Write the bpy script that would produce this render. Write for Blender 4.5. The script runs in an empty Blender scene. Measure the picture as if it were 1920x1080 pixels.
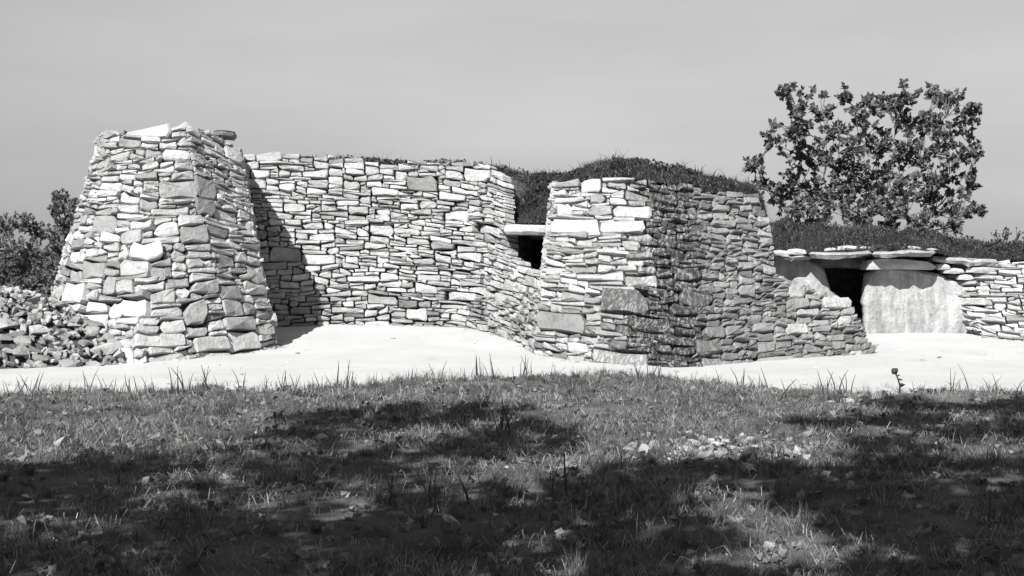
import bpy, bmesh, math, random
import numpy as np
from mathutils import Vector, Matrix
random.seed(11); rng = np.random.default_rng(11)
scene = bpy.context.scene
COL = scene.collection
R = math.radians

# ------------------------------------------------------------------ camera
EYE = 1.6; FPX = 50.0 / 36.0 * 1920.0; PITCH = math.atan(40.0 / FPX)
cam_d = bpy.data.cameras.new('camera'); cam_d.lens = 50; cam_d.sensor_width = 36
cam_d.clip_end = 3000; cam_d.clip_start = 0.05
cam = bpy.data.objects.new('camera', cam_d); COL.objects.link(cam)
cam.location = (0, 0, EYE); cam.rotation_euler = (math.pi / 2 - PITCH, 0, 0)
scene.camera = cam
# ------------------------------------------------------------------ sun and sky (a grey-toned clear sky: black and white film)
SUN_EL, SUN_AZ = R(41), R(21)           # light travels away from the camera, a little to the right
DH = np.array([math.sin(SUN_AZ), math.cos(SUN_AZ)])
TRAVEL = Vector((DH[0] * math.cos(SUN_EL), DH[1] * math.cos(SUN_EL), -math.sin(SUN_EL)))
sun_d = bpy.data.lights.new('sun', 'SUN'); sun_d.energy = 5.0; sun_d.angle = R(0.53); sun_d.color = (1, 0.99, 0.975)
sun = bpy.data.objects.new('sun', sun_d); COL.objects.link(sun); sun.location = (-8, -25, 30)
sun.rotation_euler = TRAVEL.to_track_quat('-Z', 'Y').to_euler()
world = bpy.data.worlds.new('World'); scene.world = world; world.use_nodes = True
wn, wl = world.node_tree.nodes, world.node_tree.links
wn.clear()
sky = wn.new('ShaderNodeTexSky'); sky.sky_type = 'NISHITA'; sky.sun_disc = False
sky.sun_elevation = SUN_EL; sky.sun_rotation = math.pi + SUN_AZ
sky.air_density = 1.7; sky.dust_density = 0.1; sky.ozone_density = 1.0
bw = wn.new('ShaderNodeVectorMath'); bw.operation = 'DOT_PRODUCT'
bw.inputs[1].default_value = (0.02, 0.17, 0.66)
wtc = wn.new('ShaderNodeTexCoord')
wmap = wn.new('ShaderNodeMapping'); wmap.inputs['Scale'].default_value = (2.0, 2.0, 10.0)
wno = wn.new('ShaderNodeTexNoise'); wno.inputs['Scale'].default_value = 1.6; wno.inputs['Detail'].default_value = 5
wr = wn.new('ShaderNodeMapRange'); wr.inputs['From Min'].default_value = 0.42; wr.inputs['From Max'].default_value = 0.75
wr.inputs['To Min'].default_value = 1.0; wr.inputs['To Max'].default_value = 1.14
wmul = wn.new('ShaderNodeMath'); wmul.operation = 'MULTIPLY'
bg = wn.new('ShaderNodeBackground'); bg.inputs['Strength'].default_value = 0.05
wo = wn.new('ShaderNodeOutputWorld')
wl.new(sky.outputs[0], bw.inputs[0])
wl.new(wtc.outputs['Generated'], wmap.inputs[0]); wl.new(wmap.outputs[0], wno.inputs['Vector'])
wl.new(wno.outputs['Fac'], wr.inputs['Value'])
wl.new(bw.outputs['Value'], wmul.inputs[0]); wl.new(wr.outputs[0], wmul.inputs[1])
wl.new(wmul.outputs[0], bg.inputs['Color']); wl.new(bg.outputs[0], wo.inputs[0])
vs = scene.view_settings
vs.view_transform = 'Standard'; vs.look = 'None'; vs.gamma = 1; vs.exposure = 0.9; vs.use_curve_mapping = False

# ------------------------------------------------------------------ geometry of the place
_c, _s = math.cos(PITCH), math.sin(PITCH)
def at(px, py, Y):
    """the point on the sight line through a photo pixel that stands Y metres away"""
    x, y = (px - 960) / FPX, (540 - py) / FPX
    d = np.array([x, _c + y * _s, y * _c - _s])
    return np.array([0, 0, EYE]) + d * (Y / d[1])
def project(P):
    P = np.asarray(P, float); q = P - np.array([0, 0, EYE])
    dep = q[..., 1] * _c - q[..., 2] * _s
    up = q[..., 1] * _s + q[..., 2] * _c
    return np.stack([960 + FPX * q[..., 0] / dep, 540 - FPX * up / dep], -1)
def sstep(a, b, x):
    t = np.clip((np.asarray(x, float) - a) / (b - a), 0, 1); return t * t * (3 - 2 * t)
def gz(X, Y):
    return 0.42 * np.clip((np.asarray(Y, float) - 22.5) / 7.0, 0, 1) ** 2 + 0.0 * np.asarray(X, float)
def atd(px, py, Y): return at(px, py, Y if Y < 25 else 25 + (Y - 25) * 0.62)
def ground(px, py):
    lo, hi = 3.0, 60.0
    for _ in range(50):
        m = (lo + hi) / 2
        p = at(px, py, m)
        if p[2] > gz(p[0], m): lo = m
        else: hi = m
    return at(px, py, lo)
_tab = rng.random((8, 64, 64))
def vnoise(x, y, sc, k=0):
    x = np.asarray(x, float) * sc; y = np.asarray(y, float) * sc
    xi, yi = np.floor(x).astype(int), np.floor(y).astype(int)
    fx, fy = x - xi, y - yi
    fx = fx * fx * (3 - 2 * fx); fy = fy * fy * (3 - 2 * fy)
    t = _tab[k % 8]
    g = lambda a, b: t[a % 64, b % 64]
    return (g(xi, yi) * (1 - fx) * (1 - fy) + g(xi + 1, yi) * fx * (1 - fy) + g(xi, yi + 1) * (1 - fx) * fy + g(xi + 1, yi + 1) * fx * fy)
def fbm(x, y, sc, k=0, o=3):
    return sum(vnoise(x, y, sc * 2 ** i, k + i) * 0.5 ** i for i in range(o)) / sum(0.5 ** i for i in range(o))

# ------------------------------------------------------------------ helpers
def raw_mesh(name, verts, tris, tone=None, stain=None, smooth=False):
    me = bpy.data.meshes.new(name)
    verts = np.ascontiguousarray(verts, np.float32); tris = np.ascontiguousarray(tris, np.int32)
    me.vertices.add(len(verts)); me.vertices.foreach_set('co', verts.ravel())
    me.loops.add(tris.size); me.loops.foreach_set('vertex_index', tris.ravel())
    me.polygons.add(len(tris)); me.polygons.foreach_set('loop_start', np.arange(0, tris.size, 3, dtype=np.int32))
    me.update(calc_edges=True)
    if not smooth: me.shade_flat()
    for nm, val in (('tone', tone), ('stain', stain)):
        if val is not None:
            a = me.attributes.new(nm, 'FLOAT', 'POINT')
            a.data.foreach_set('value', np.broadcast_to(np.asarray(val, np.float32), (len(verts),)).astype(np.float32).copy())
    return me
def link(name, me, mat, parent=None, loc=None):
    o = bpy.data.objects.new(name, me); COL.objects.link(o)
    if me is not None and mat is not None and not me.materials: me.materials.append(mat)
    if loc is not None: o.location = loc
    if parent is not None: o.parent = parent
    return o
def tag(o, label=None, cat=None, group=None, kind=None):
    if label: o['label'] = label
    if cat: o['category'] = cat
    if group: o['group'] = group
    if kind: o['kind'] = kind
    return o
def thing(name, loc, label, cat, group=None):
    o = bpy.data.objects.new(name, None); COL.objects.link(o); o.location = loc
    o.empty_display_size = 0.3
    return tag(o, label, cat, group)
def grid_tris(nu, nv):
    i = np.arange((nu - 1) * (nv - 1)); a = (i // (nv - 1)) * nv + i % (nv - 1)
    return np.concatenate([np.stack([a, a + nv, a + nv + 1], 1), np.stack([a, a + nv + 1, a + 1], 1)])

# ------------------------------------------------------------------ materials (all neutral greys: the photograph is black and white)
def new_mat(name, rough=0.9, spec=0.2):
    m = bpy.data.materials.new(name); m.use_nodes = True
    nt = m.node_tree; b = nt.nodes['Principled BSDF']
    b.inputs['Roughness'].default_value = rough; b.inputs['Specular IOR Level'].default_value = spec
    return m, nt, b
def nd(nt, typ, **kw):
    n = nt.nodes.new(typ)
    for k, v in kw.items():
        if k in n.inputs: n.inputs[k].default_value = v
        else: setattr(n, k, v)
    return n
def noise(nt, vec, scale, detail=4, rough=0.55):
    n = nd(nt, 'ShaderNodeTexNoise', Scale=scale, Detail=detail, Roughness=rough)
    nt.links.new(vec, n.inputs['Vector']); return n.outputs['Fac']
def mapr(nt, v, a, b, c, d):
    n = nt.nodes.new('ShaderNodeMapRange')
    for k, x in zip(('From Min', 'From Max', 'To Min', 'To Max'), (a, b, c, d)): n.inputs[k].default_value = x
    nt.links.new(v, n.inputs['Value']); return n.outputs[0]
def mth(nt, op, a, b):
    n = nt.nodes.new('ShaderNodeMath'); n.operation = op
    for i, x in enumerate((a, b)):
        if isinstance(x, (int, float)): n.inputs[i].default_value = x
        else: nt.links.new(x, n.inputs[i])
    return n.outputs[0]
def mixf(nt, f, a, b):
    n = nt.nodes.new('ShaderNodeMix'); n.data_type = 'FLOAT'
    for i, x in ((0, f), (2, a), (3, b)):
        if isinstance(x, (int, float)): n.inputs[i].default_value = x
        else: nt.links.new(x, n.inputs[i])
    return n.outputs[0]
def attr(nt, name):
    n = nt.nodes.new('ShaderNodeAttribute'); n.attribute_name = name; return n.outputs['Fac']
def mapping(nt, vec, sc):
    n = nt.nodes.new('ShaderNodeMapping'); n.inputs['Scale'].default_value = sc
    nt.links.new(vec, n.inputs['Vector']); return n.outputs[0]
def bump(nt, b, h, strength, dist):
    n = nd(nt, 'ShaderNodeBump', Strength=strength, Distance=dist)
    nt.links.new(h, n.inputs['Height']); nt.links.new(n.outputs[0], b.inputs['Normal'])
def pos(nt): return nt.nodes.new('ShaderNodeNewGeometry').outputs['Position']

def stone_material(name, base, lichen=0.55, streak_dark=0.05, lo=0.56, hi=0.70, fq=(20, 20, 1.5), s0=0.39, s1=0.52):
    m, nt, b = new_mat(name, 0.92, 0.15)
    p = pos(nt)
    n1 = mapr(nt, noise(nt, p, 2.4, 6), 0.3, 0.7, 0.80, 1.15)
    c = mth(nt, 'MULTIPLY', mth(nt, 'MULTIPLY', attr(nt, 'tone'), base), n1)
    lm = mth(nt, 'MULTIPLY', mapr(nt, noise(nt, p, 11, 7, 0.65), lo, hi, 0, 1), lichen)
    c = mixf(nt, lm, c, mth(nt, 'MULTIPLY', c, 0.38))
    l2 = mth(nt, 'MULTIPLY', mapr(nt, noise(nt, p, 4.5, 8, 0.72), 0.50, 0.66, 0, 1), lichen * 0.6)
    c = mixf(nt, l2, c, mth(nt, 'MULTIPLY', c, 0.55))
    cr = nd(nt, 'ShaderNodeTexVoronoi', feature='DISTANCE_TO_EDGE', Scale=5.5); nt.links.new(mapping(nt, p, (1, 1, 2.2)), cr.inputs['Vector'])
    ck = mth(nt, 'MULTIPLY', mapr(nt, cr.outputs['Distance'], 0.0, 0.02, 1, 0), mapr(nt, noise(nt, p, 3.0, 3), 0.48, 0.6, 0, 0.75))
    c = mixf(nt, ck, c, mth(nt, 'MULTIPLY', c, 0.3))
    st = mth(nt, 'MULTIPLY', mapr(nt, noise(nt, mapping(nt, p, fq), 1.0, 6, 0.65), s0, s1, 0, 1), attr(nt, 'stain'))
    c = mixf(nt, st, c, streak_dark)
    nt.links.new(c, b.inputs['Base Color'])
    h = mth(nt, 'ADD', noise(nt, p, 16, 9, 0.65), mth(nt, 'MULTIPLY', noise(nt, p, 70, 4), 0.35))
    h = mth(nt, 'ADD', h, mth(nt, 'MULTIPLY', noise(nt, p, 6, 5, 0.6), 0.6))
    bump(nt, b, h, 0.85, 0.05)
    return m
M_STONE = stone_material('limestone', 0.41, 0.6, 0.03)
M_SLAB = stone_material('slab_limestone', 0.38, 0.5, 0.12, 0.53, 0.68, (5.0, 5.0, 0.8), 0.40, 0.66)
M_RUBBLE = stone_material('rubble_limestone', 0.33, 0.65)
M_SCATTER = stone_material('turf_limestone', 0.34, 0.6)
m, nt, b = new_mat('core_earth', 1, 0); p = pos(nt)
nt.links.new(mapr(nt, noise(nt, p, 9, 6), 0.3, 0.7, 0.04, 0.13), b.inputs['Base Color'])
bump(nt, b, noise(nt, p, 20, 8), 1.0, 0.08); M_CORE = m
m, nt, b = new_mat('pale_ground', 1, 0.05); p = pos(nt)
g1 = mapr(nt, noise(nt, p, 0.6, 5), 0.3, 0.7, 0.39, 0.45)
g2 = mapr(nt, noise(nt, p, 17, 7, 0.7), 0.56, 0.74, 0, 0.5)
g3 = mapr(nt, noise(nt, mapping(nt, p, (1, 0.6, 1)), 1.7, 7, 0.7), 0.55, 0.70, 0, 0.35)
g1 = mixf(nt, g3, g1, 0.26)
c = mixf(nt, g2, g1, 0.2)
nt.links.new(c, b.inputs['Base Color'])
bump(nt, b, noise(nt, p, 28, 8, 0.7), 0.5, 0.03); M_PALE = m
m, nt, b = new_mat('field', 1, 0); p = pos(nt)
nt.links.new(mapr(nt, noise(nt, p, 0.25, 6), 0.3, 0.7, 0.06, 0.15), b.inputs['Base Color']); M_FIELD = m
m, nt, b = new_mat('lawn_soil', 1, 0.05); p = pos(nt)
g1 = mapr(nt, noise(nt, p, 1.1, 6, 0.65), 0.32, 0.68, 0.055, 0.17)
g2 = mapr(nt, noise(nt, p, 26, 6, 0.7), 0.58, 0.72, 0, 0.7)
nt.links.new(mixf(nt, g2, g1, 0.24), b.inputs['Base Color'])
bump(nt, b, noise(nt, p, 40, 7, 0.7), 1.0, 0.03); M_LAWN = m
m, nt, b = new_mat('mound_soil', 1, 0); p = pos(nt)
nt.links.new(mapr(nt, noise(nt, p, 7, 6, 0.7), 0.3, 0.7, 0.012, 0.05), b.inputs['Base Color'])
bump(nt, b, noise(nt, p, 22, 7, 0.7), 1.0, 0.06); M_MOUND = m
def plant_material(name, base, rough=0.6, spec=0.25, trans=0.25):
    m, nt, b = new_mat(name, rough, spec)
    c = mth(nt, 'MULTIPLY', attr(nt, 'tone'), base)
    nt.links.new(c, b.inputs['Base Color'])
    t = nt.nodes.new('ShaderNodeBsdfTranslucent'); nt.links.new(c, t.inputs['Color'])
    mx = nt.nodes.new('ShaderNodeMixShader'); mx.inputs[0].default_value = trans
    nt.links.new(b.outputs[0], mx.inputs[1]); nt.links.new(t.outputs[0], mx.inputs[2])
    nt.links.new(mx.outputs[0], nt.nodes['Material Output'].inputs['Surface'])
    return m
M_GRASS = plant_material('grass_blades', 0.095)
M_SCRUB = plant_material('scrub_blades', 0.055)
M_LEAF = plant_material('broad_leaves', 0.11, 0.5, 0.3, 0.35)
M_SHRUB = plant_material('shrub_leaves', 0.13, 0.6, 0.25, 0.35)
M_DLEAF = plant_material('dark_leaves', 0.045, 0.5, 0.3)
m, nt, b = new_mat('bark', 0.95, 0.1); p = pos(nt)
nt.links.new(mapr(nt, noise(nt, mapping(nt, p, (6, 6, 1.5)), 2, 6), 0.3, 0.7, 0.06, 0.2), b.inputs['Base Color']); M_BARK = m

# ------------------------------------------------------------------ ground sheets
def sheet(name, xs, ys, zf, mat):
    X, Y = np.meshgrid(xs, ys, indexing='ij')
    V = np.stack([X, Y, zf(X, Y)], -1).reshape(-1, 3)
    return tag(link(name, raw_mesh(name, V, grid_tris(len(xs), len(ys)), smooth=True), mat), kind='structure')
def spaced(lo, mid0, mid1, hi, step, n):
    a = mid0 - np.geomspace(step, mid0 - lo, n)[::-1]; c = mid1 + np.geomspace(step, hi - mid1, n)
    return np.concatenate([a, np.arange(mid0, mid1 + step / 2, step), c])
sheet('ground', spaced(-1500, -20, 20, 1500, 0.8, 22), spaced(-300, -20, 45, 2500, 0.8, 22),
      lambda X, Y: gz(X, Y) - 0.03, M_FIELD)
EDGE = np.array([(-400, 744), (0, 742), (150, 736), (300, 738), (480, 731), (650, 733), (720, 722), (800, 716), (900, 714), (1000, 706),
                 (1150, 704), (1240, 712), (1300, 722), (1400, 729), (1500, 737), (1700, 738), (1920, 744), (2300, 744)], float)
EW = np.array([ground(a, c) for a, c in EDGE])
def lawn_edge(X):
    return np.interp(X, EW[:, 0], EW[:, 1]) + 0.8 * (vnoise(X, 0 * X, 2.3, 2) - 0.5) + 0.5 * (vnoise(X, 0 * X, 7, 3) - 0.5)
sheet('forecourt', np.arange(-14, 16.01, 0.14), np.arange(16.2, 36.01, 0.14),
      lambda X, Y: gz(X, Y) - 0.02 + 0.05 * fbm(X, Y, 0.5, 1) + 0.025 * fbm(X, Y, 2.2, 3) - 0.05 * sstep(33, 36, Y) - 0.06 * sstep(-11.5, -14, X) - 0.06 * sstep(13.5, 16, X), M_PALE)
def lawn_z(X, Y):
    e = lawn_edge(X)
    return gz(X, Y) + 0.05 + 0.09 * (fbm(X, Y, 0.7, 4) - 0.5) + 0.07 * (fbm(X, Y, 2.6, 5) - 0.5) - 0.10 * sstep(e - 0.5, e, Y) - 0.1 * sstep(-10, -14, Y)
xs = np.arange(-14, 14.01, 0.12); ts = np.linspace(0, 1, 190)
X, T = np.meshgrid(xs, ts, indexing='ij'); E = lawn_edge(X); Yg = -14 + T * (E + 14)
link_o = link('lawn', raw_mesh('lawn', np.stack([X, Yg, lawn_z(X, Yg)], -1).reshape(-1, 3), grid_tris(len(xs), len(ts)), smooth=True), M_LAWN)
tag(link_o, kind='structure')

# ------------------------------------------------------------------ dry-stone walls
class Wall:
    """a ruled surface between a foot line and a top line, laid out with stones"""
    def __init__(s, foot, top, H=4.0):
        s.B = np.array(foot, float); s.T = np.array(top, float); s.H = H
        d = np.linalg.norm(np.diff(s.B, axis=0), axis=1); s.k = np.concatenate([[0], np.cumsum(d)]); s.L = s.k[-1]
    def S(s, u, v):
        u = np.asarray(u, float); v = np.asarray(v, float)
        Bp = np.stack([np.interp(u, s.k, s.B[:, i]) for i in range(3)], -1)
        Tp = np.stack([np.interp(u, s.k, s.T[:, i]) for i in range(3)], -1)
        return Bp + (Tp - Bp) * (v / s.H)[..., None]
    def frame(s, u, v, e=0.12):
        u0, u1 = max(0, u - e), min(s.L, u + e)
        tu = (s.S(u1, v) - s.S(u0, v)); sc = np.linalg.norm(tu) / (u1 - u0); tu = tu / np.linalg.norm(tu)
        tv = s.S(u, v + 0.1) - s.S(u, v - 0.1); sv = np.linalg.norm(tv) / 0.2
        n = np.cross(tu, tv); n /= np.linalg.norm(n)
        return tu, n, sc, sv
    def find(s, px, py):
        us = np.linspace(0, s.L, 300); vs_ = np.linspace(0, s.H * 1.1, 140)
        U, V = np.meshgrid(us, vs_, indexing='ij')
        q = project(s.S(U, V)); dd = (q[..., 0] - px) ** 2 + (q[..., 1] - py) ** 2
        dep = s.S(U, V)[..., 1]; near = dd < dd.min() + 64
        dd = np.where(near & (dep < dep[near].min() + 0.6), dd, 1e9)
        i = np.unravel_index(np.argmin(dd), dd.shape); return us[i[0]], vs_[i[1]]
    def limits(s, cols, prof):
        prof = np.array(prof, float); vv = np.linspace(0, s.H * 1.15, 400); out = []
        for u in cols:
            q = project(s.S(np.full_like(vv, u), vv))
            above = q[:, 1] < np.interp(q[:, 0], prof[:, 0], prof[:, 1])
            out.append(vv[np.argmax(above)] if above.any() else vv[-1])
        return np.array(out)

def lay(w, topv, cols, seams, size, fixed=(), holes=()):
    """skyline bedding: each stone is set on the lowest spot, now and then levelled with its neighbours"""
    n = len(cols); du = cols[1] - cols[0]
    skyl = -0.08 + 0.06 * np.array([vnoise(u, 0, 1.5, 1) for u in cols]); done = skyl >= topv - 0.03
    seam_i = sorted(int(round(x / du)) for x in seams)
    seg = np.zeros(n, int)
    for x in seam_i: seg[x:] += 1
    fixed = [dict(a=int(f[0] / du), b=max(int(f[0] / du) + 2, int(f[1] / du)), v0=f[2], v1=f[3], tone=f[4]) for f in fixed]
    out = []
    for _ in range(6000):
        for f in [f for f in fixed]:
            if np.all(skyl[f['a']:f['b']] >= f['v0'] - 0.05):
                lo = float(np.median(skyl[f['a']:f['b']]))
                out.append((cols[f['a']], cols[min(n - 1, f['b'])], lo, lo, f['v1'], f['v1'], f['tone']))
                skyl[f['a']:f['b']] = f['v1']; fixed.remove(f)
                done = done | (skyl >= topv - 0.04)
        live = np.where(~done)[0]
        if not len(live): break
        i = live[np.argmin(skyl[live])]; base = skyl[i]
        a = i
        while a > 0 and not done[a - 1] and seg[a - 1] == seg[i] and abs(skyl[a - 1] - base) < 0.05: a -= 1
        bb = i + 1
        while bb < n and not done[bb] and seg[bb] == seg[i] and abs(skyl[bb] - base) < 0.05: bb += 1
        tu, nn, sc, sv = w.frame((cols[a] + cols[bb - 1]) / 2, max(0, base))
        wid = (bb - a) * du * sc
        nb = [skyl[k] for k in (a - 1, bb) if 0 <= k < n and skyl[k] > base + 0.03]
        wmean, hmean = size(cols[i], base)
        if wid < 0.085:
            h = max(0.05, (min(nb) - base) if nb else 0.08)
            h = min(h, 0.13)
            if wid > 0.05: out.append((cols[a], cols[bb - 1] + du, base, base, base + h, base + h, None))
            skyl[a:bb] = base + h; done = done | (skyl >= topv - 0.03); continue
        h = float(np.clip(hmean * math.exp(random.gauss(0, 0.42)), 0.045, 0.40))
        sw = max(h * random.uniform(1.6, 2.8), wmean * math.exp(random.gauss(0, 0.45)))
        if random.random() < 0.015: sw = h * random.uniform(0.6, 1.0)
        sw = min(max(sw, 0.10), 1.1)
        if wid - sw < 0.11: sw = wid
        k = max(2, int(round(sw / sc / du))); k = min(k, bb - a)
        if random.random() < 0.5: s0, s1 = a, a + k
        else: s0, s1 = bb - k, bb
        for hh in nb:
            if abs(hh - base - h) < 0.03: h = hh - base
        for f in fixed:
            if f['a'] < s1 and f['b'] > s0:
                cap = f['v0'] - base
                if cap > 0 and h > cap - 0.06: h = max(cap, 0.02)
        sw = k * du * sc
        if h > sw * 0.8: h = max(0.05, sw * random.uniform(0.45, 0.8))
        lim = float(np.mean(topv[s0:s1])) + 0.05
        if base + h > lim: h = lim - base
        if h < 0.045:
            skyl[s0:s1] = base + max(h, 0.02); done[s0:s1] |= skyl[s0:s1] >= topv[s0:s1] - 0.05; done = done | (skyl >= topv - 0.03); continue
        tl = random.gauss(0, 0.02) if h > 0.07 else 0
        tb = np.linspace(base + h - tl, base + h + tl, s1 - s0)
        out.append((cols[s0], cols[s1 - 1] + du, float(skyl[s0]), float(skyl[s1 - 1]), base + h - tl, base + h + tl, None))
        skyl[s0:s1] = tb; done = done | (skyl >= topv - 0.03)
    return out

def stone_mesh(w, st, gap, proud_sd, tonef, rough=1.0):
    ua, ub, bl, br, tl, tr, tone = st
    uc, vc = (ua + ub) / 2, (bl + br + tl + tr) / 4
    tu, n, sc, sv = w.frame(uc, max(vc, 0.0))
    Pc = w.S(uc, vc)
    wd = (ub - ua) * sc; ht = ((tl + tr) - (bl + br)) / 2 * sv
    gu = min(gap * random.uniform(0.4, 1.2), wd * 0.16) / sc / 2; gv = min(gap * random.uniform(0.5, 1.25), ht * 0.2) / sv / 2
    x0, x1 = ua + gu, ub - gu; bl, br, tl, tr = bl + gv, br + gv, tl - gv, tr - gv
    m_ = min(wd, ht)
    def cut(): return m_ * random.choice((0.06, 0.10, 0.16, 0.22, 0.36))
    pts = []
    # bottom left -> bottom right -> top right -> top left, every corner broken off by its own amount
    cs = [cut() for _ in range(4)]; c2 = [c * random.uniform(0.5, 1.1) for c in cs]
    W = x1 - x0
    fb = random.uniform(0.35, 0.65); ft = random.uniform(0.35, 0.65)
    def P(x, y): pts.append((x, y))
    lx = lambda c: min(c / sc, W * 0.42)
    ly = lambda c: min(c / sv, (tl + tr - bl - br) / 2 * 0.42)
    P(x0 + lx(c2[0]), bl); P(x0 + W * fb, (bl + br) / 2 - random.uniform(-0.1, 0.12) * ht / sv); P(x1 - lx(c2[1]), br)
    P(x1, br + ly(cs[1])); P(x1, tr - ly(cs[2]))
    P(x1 - lx(c2[2]), tr); P(x0 + W * ft, (tl + tr) / 2 + random.uniform(-0.14, 0.10) * ht / sv); P(x0 + lx(c2[3]), tl)
    P(x0, tl - ly(cs[3])); P(x0, bl + ly(cs[0]))
    q = w.S(np.array([a[0] for a in pts]), np.array([a[1] for a in pts])) - Pc
    q = q - np.outer(q @ n, n)
    q *= (1 + np.clip(rng.normal(0, 0.025, (10, 1)), -0.06, 0.04))
    tv = np.cross(n, tu)
    pr = float(np.clip(random.gauss(0, proud_sd), -2 * proud_sd, 2.2 * proud_sd))
    ta, tb = random.gauss(0, 0.07), random.gauss(0.02, 0.10)
    inset = min(0.028, 0.16 * m_)
    def lift(v, w0): return v + np.outer(w0 + ta * (v @ tu) + tb * (v @ tv), n)
    ln = np.linalg.norm(q, axis=1, keepdims=True)
    shr = np.clip(1 - inset * rng.uniform(0.5, 1.4, (10, 1)) / np.maximum(ln, 0.03), 0.45, 0.95)
    r0 = lift(q * 0.93, -0.26 + pr)
    r1 = lift(q, pr - inset * rng.uniform(0.4, 1.2, 10))
    r2 = lift(q * shr, pr + rng.normal(0, 0.010, 10) * rough)
    ctr = lift(np.array([tu * random.gauss(0, 0.08) * wd + tv * random.gauss(0, 0.08) * ht]), pr + random.uniform(-0.006, 0.022))
    V = np.concatenate([r0, r1, r2, ctr])
    i = np.arange(10); j = (i + 1) % 10
    F = np.concatenate([np.stack([i, j, j + 10], 1), np.stack([i, j + 10, i + 10], 1),
                        np.stack([i + 10, j + 10, j + 20], 1), np.stack([i + 10, j + 20, i + 20], 1),
                        np.stack([i + 20, j + 20, np.full(10, 30)], 1)])
    t, sn = tonef(uc, vc, wd, ht)
    if tone is not None: t = tone
    return Pc, V, F, t, sn, wd * ht / max(4, Pc[1]) ** 2

def build_wall(root, w, prof, seams, size, gap=0.034, proud=0.022, tonef=None, fixed=(), inward=1.4, mat=None, core_off=0.19, du=0.025):
    mat = mat or M_STONE
    cols = np.arange(0, w.L, du) + du * 0
    topv = w.limits(cols, prof)
    fx = []
    for (xa, xb, yt, yb, tone) in fixed:
        p0 = w.find(xa, (yt + yb) / 2); p1 = w.find(xb, (yt + yb) / 2)
        xm = (xa + xb) / 2; fx.append((p0[0], p1[0], w.find(xm, yb)[1], w.find(xm, yt)[1], tone))
    sts = lay(w, topv, cols, seams, size, fx)
    built = [stone_mesh(w, s_, gap, proud, tonef) for s_ in sts]
    built.sort(key=lambda t: -t[5])
    org = np.array(root.location)
    for Pc, V, F, t, sn, _ in built[:300]:
        link('stone', raw_mesh('stone', V, F, t, sn), mat, root, Vector(Pc - org))
    rest = built[300:]
    if rest:
        Vs, Fs, ts_, ss, k = [], [], [], [], 0
        for Pc, V, F, t, sn, _ in rest:
            Vs.append(V + Pc - org); Fs.append(F + k); k += len(V); ts_ += [t] * len(V); ss += [sn] * len(V)
        tag(link('small_stones', raw_mesh('small_stones', np.concatenate(Vs), np.concatenate(Fs), ts_, ss), mat, root), kind='stuff')
    # the rubble heart behind the facing
    cu = np.arange(0, len(cols), 4); rows = []
    for ci in cu:
        u = cols[ci]; tv_ = max(0.1, topv[max(0, ci - 14):ci + 15].min() - 0.10); col = []
        for f in np.linspace(-0.1, 1, 22):
            v = f * tv_; tu, n, _, _ = w.frame(u, max(v, 0), 0.3)
            col.append(w.S(u, v) - n * (core_off + 0.05 * (vnoise(u, v, 3, 6) - 0.5)))
        tu, n, _, _ = w.frame(u, tv_, 0.3); nh = np.array([n[0], n[1], 0]); nh /= np.linalg.norm(nh)
        inw = inward(u) if callable(inward) else inward
        for k_ in (0.4, 1.0): col.append(col[21] - nh * inw * k_ + np.array([0, 0, 0.03]))
        col.append(np.array([col[-1][0], col[-1][1], -0.1]))
        rows.append(col)
    A = np.array(rows) - org
    link('rubble_core', raw_mesh('rubble_core', A.reshape(-1, 3), grid_tris(A.shape[0], A.shape[1]), smooth=True), M_CORE, root)
    print(root.name, 'stones', len(built))

def low(p, d=0.12): return p - np.array([0, 0, d])
def tone_pale(u, v, wd, ht):
    r = random.random()
    if r < 0.08: t = random.uniform(0.50, 0.68)
    elif r < 0.36: t = random.uniform(0.68, 0.92)
    else: t = random.uniform(0.92, 1.22)
    return t, 0.0

# 1 the tapering bastion on the left
foot = [atd(120, 640, 33.0), atd(66, 640, 27.0), atd(62, 650, 25.4), atd(120, 672, 24.3), atd(190, 680, 23.85), ground(260, 683), ground(350, 677), ground(440, 668), ground(524, 652), atd(500, 617, 32.6)]
for i_ in (0, 1, 2, 3, 4, 9): foot[i_][2] = gz(foot[i_][0], foot[i_][1])
top = [atd(215, 262, 33.0), atd(190, 252, 27.6), atd(187, 250, 26.6), atd(206, 247, 26.0), atd(236, 244, 25.85), atd(275, 240, 25.8), atd(312, 237, 25.85), atd(348, 236, 26.0), atd(450, 284, 27.6), atd(456, 300, 33.0)]
w1 = Wall([low(p) for p in foot], top)
bast = thing('stone_bastion', foot[6], 'tapering bastion of pale dry-laid limestone, broad at its foot, beside the rubble heap', 'bastion')
sz1 = lambda u, v: (0.30 + 0.17 * float(sstep(3.4, 1.6, v)), 0.092 + 0.066 * float(sstep(3.2, 1.6, v)))
build_wall(bast, w1, [(-500, 300), (150, 262), (190, 252), (240, 246), (300, 240), (345, 236), (385, 243), (425, 262), (450, 284), (470, 290), (800, 310)],
           [w1.k[2], w1.k[7], w1.k[8]], sz1, tonef=tone_pale, gap=0.031, proud=0.026,
           fixed=[(300, 372, 338, 372, 0.78), (372, 402, 332, 372, 0.6), (368, 404, 372, 402, 0.5), (172, 216, 402, 438, 0.7), (190, 218, 516, 552, 0.85),
                  (228, 286, 562, 594, 1.15), (250, 350, 626, 652, 1.1), (366, 436, 630, 658, 1.0), (245, 305, 454, 486, 1.1)])

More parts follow.
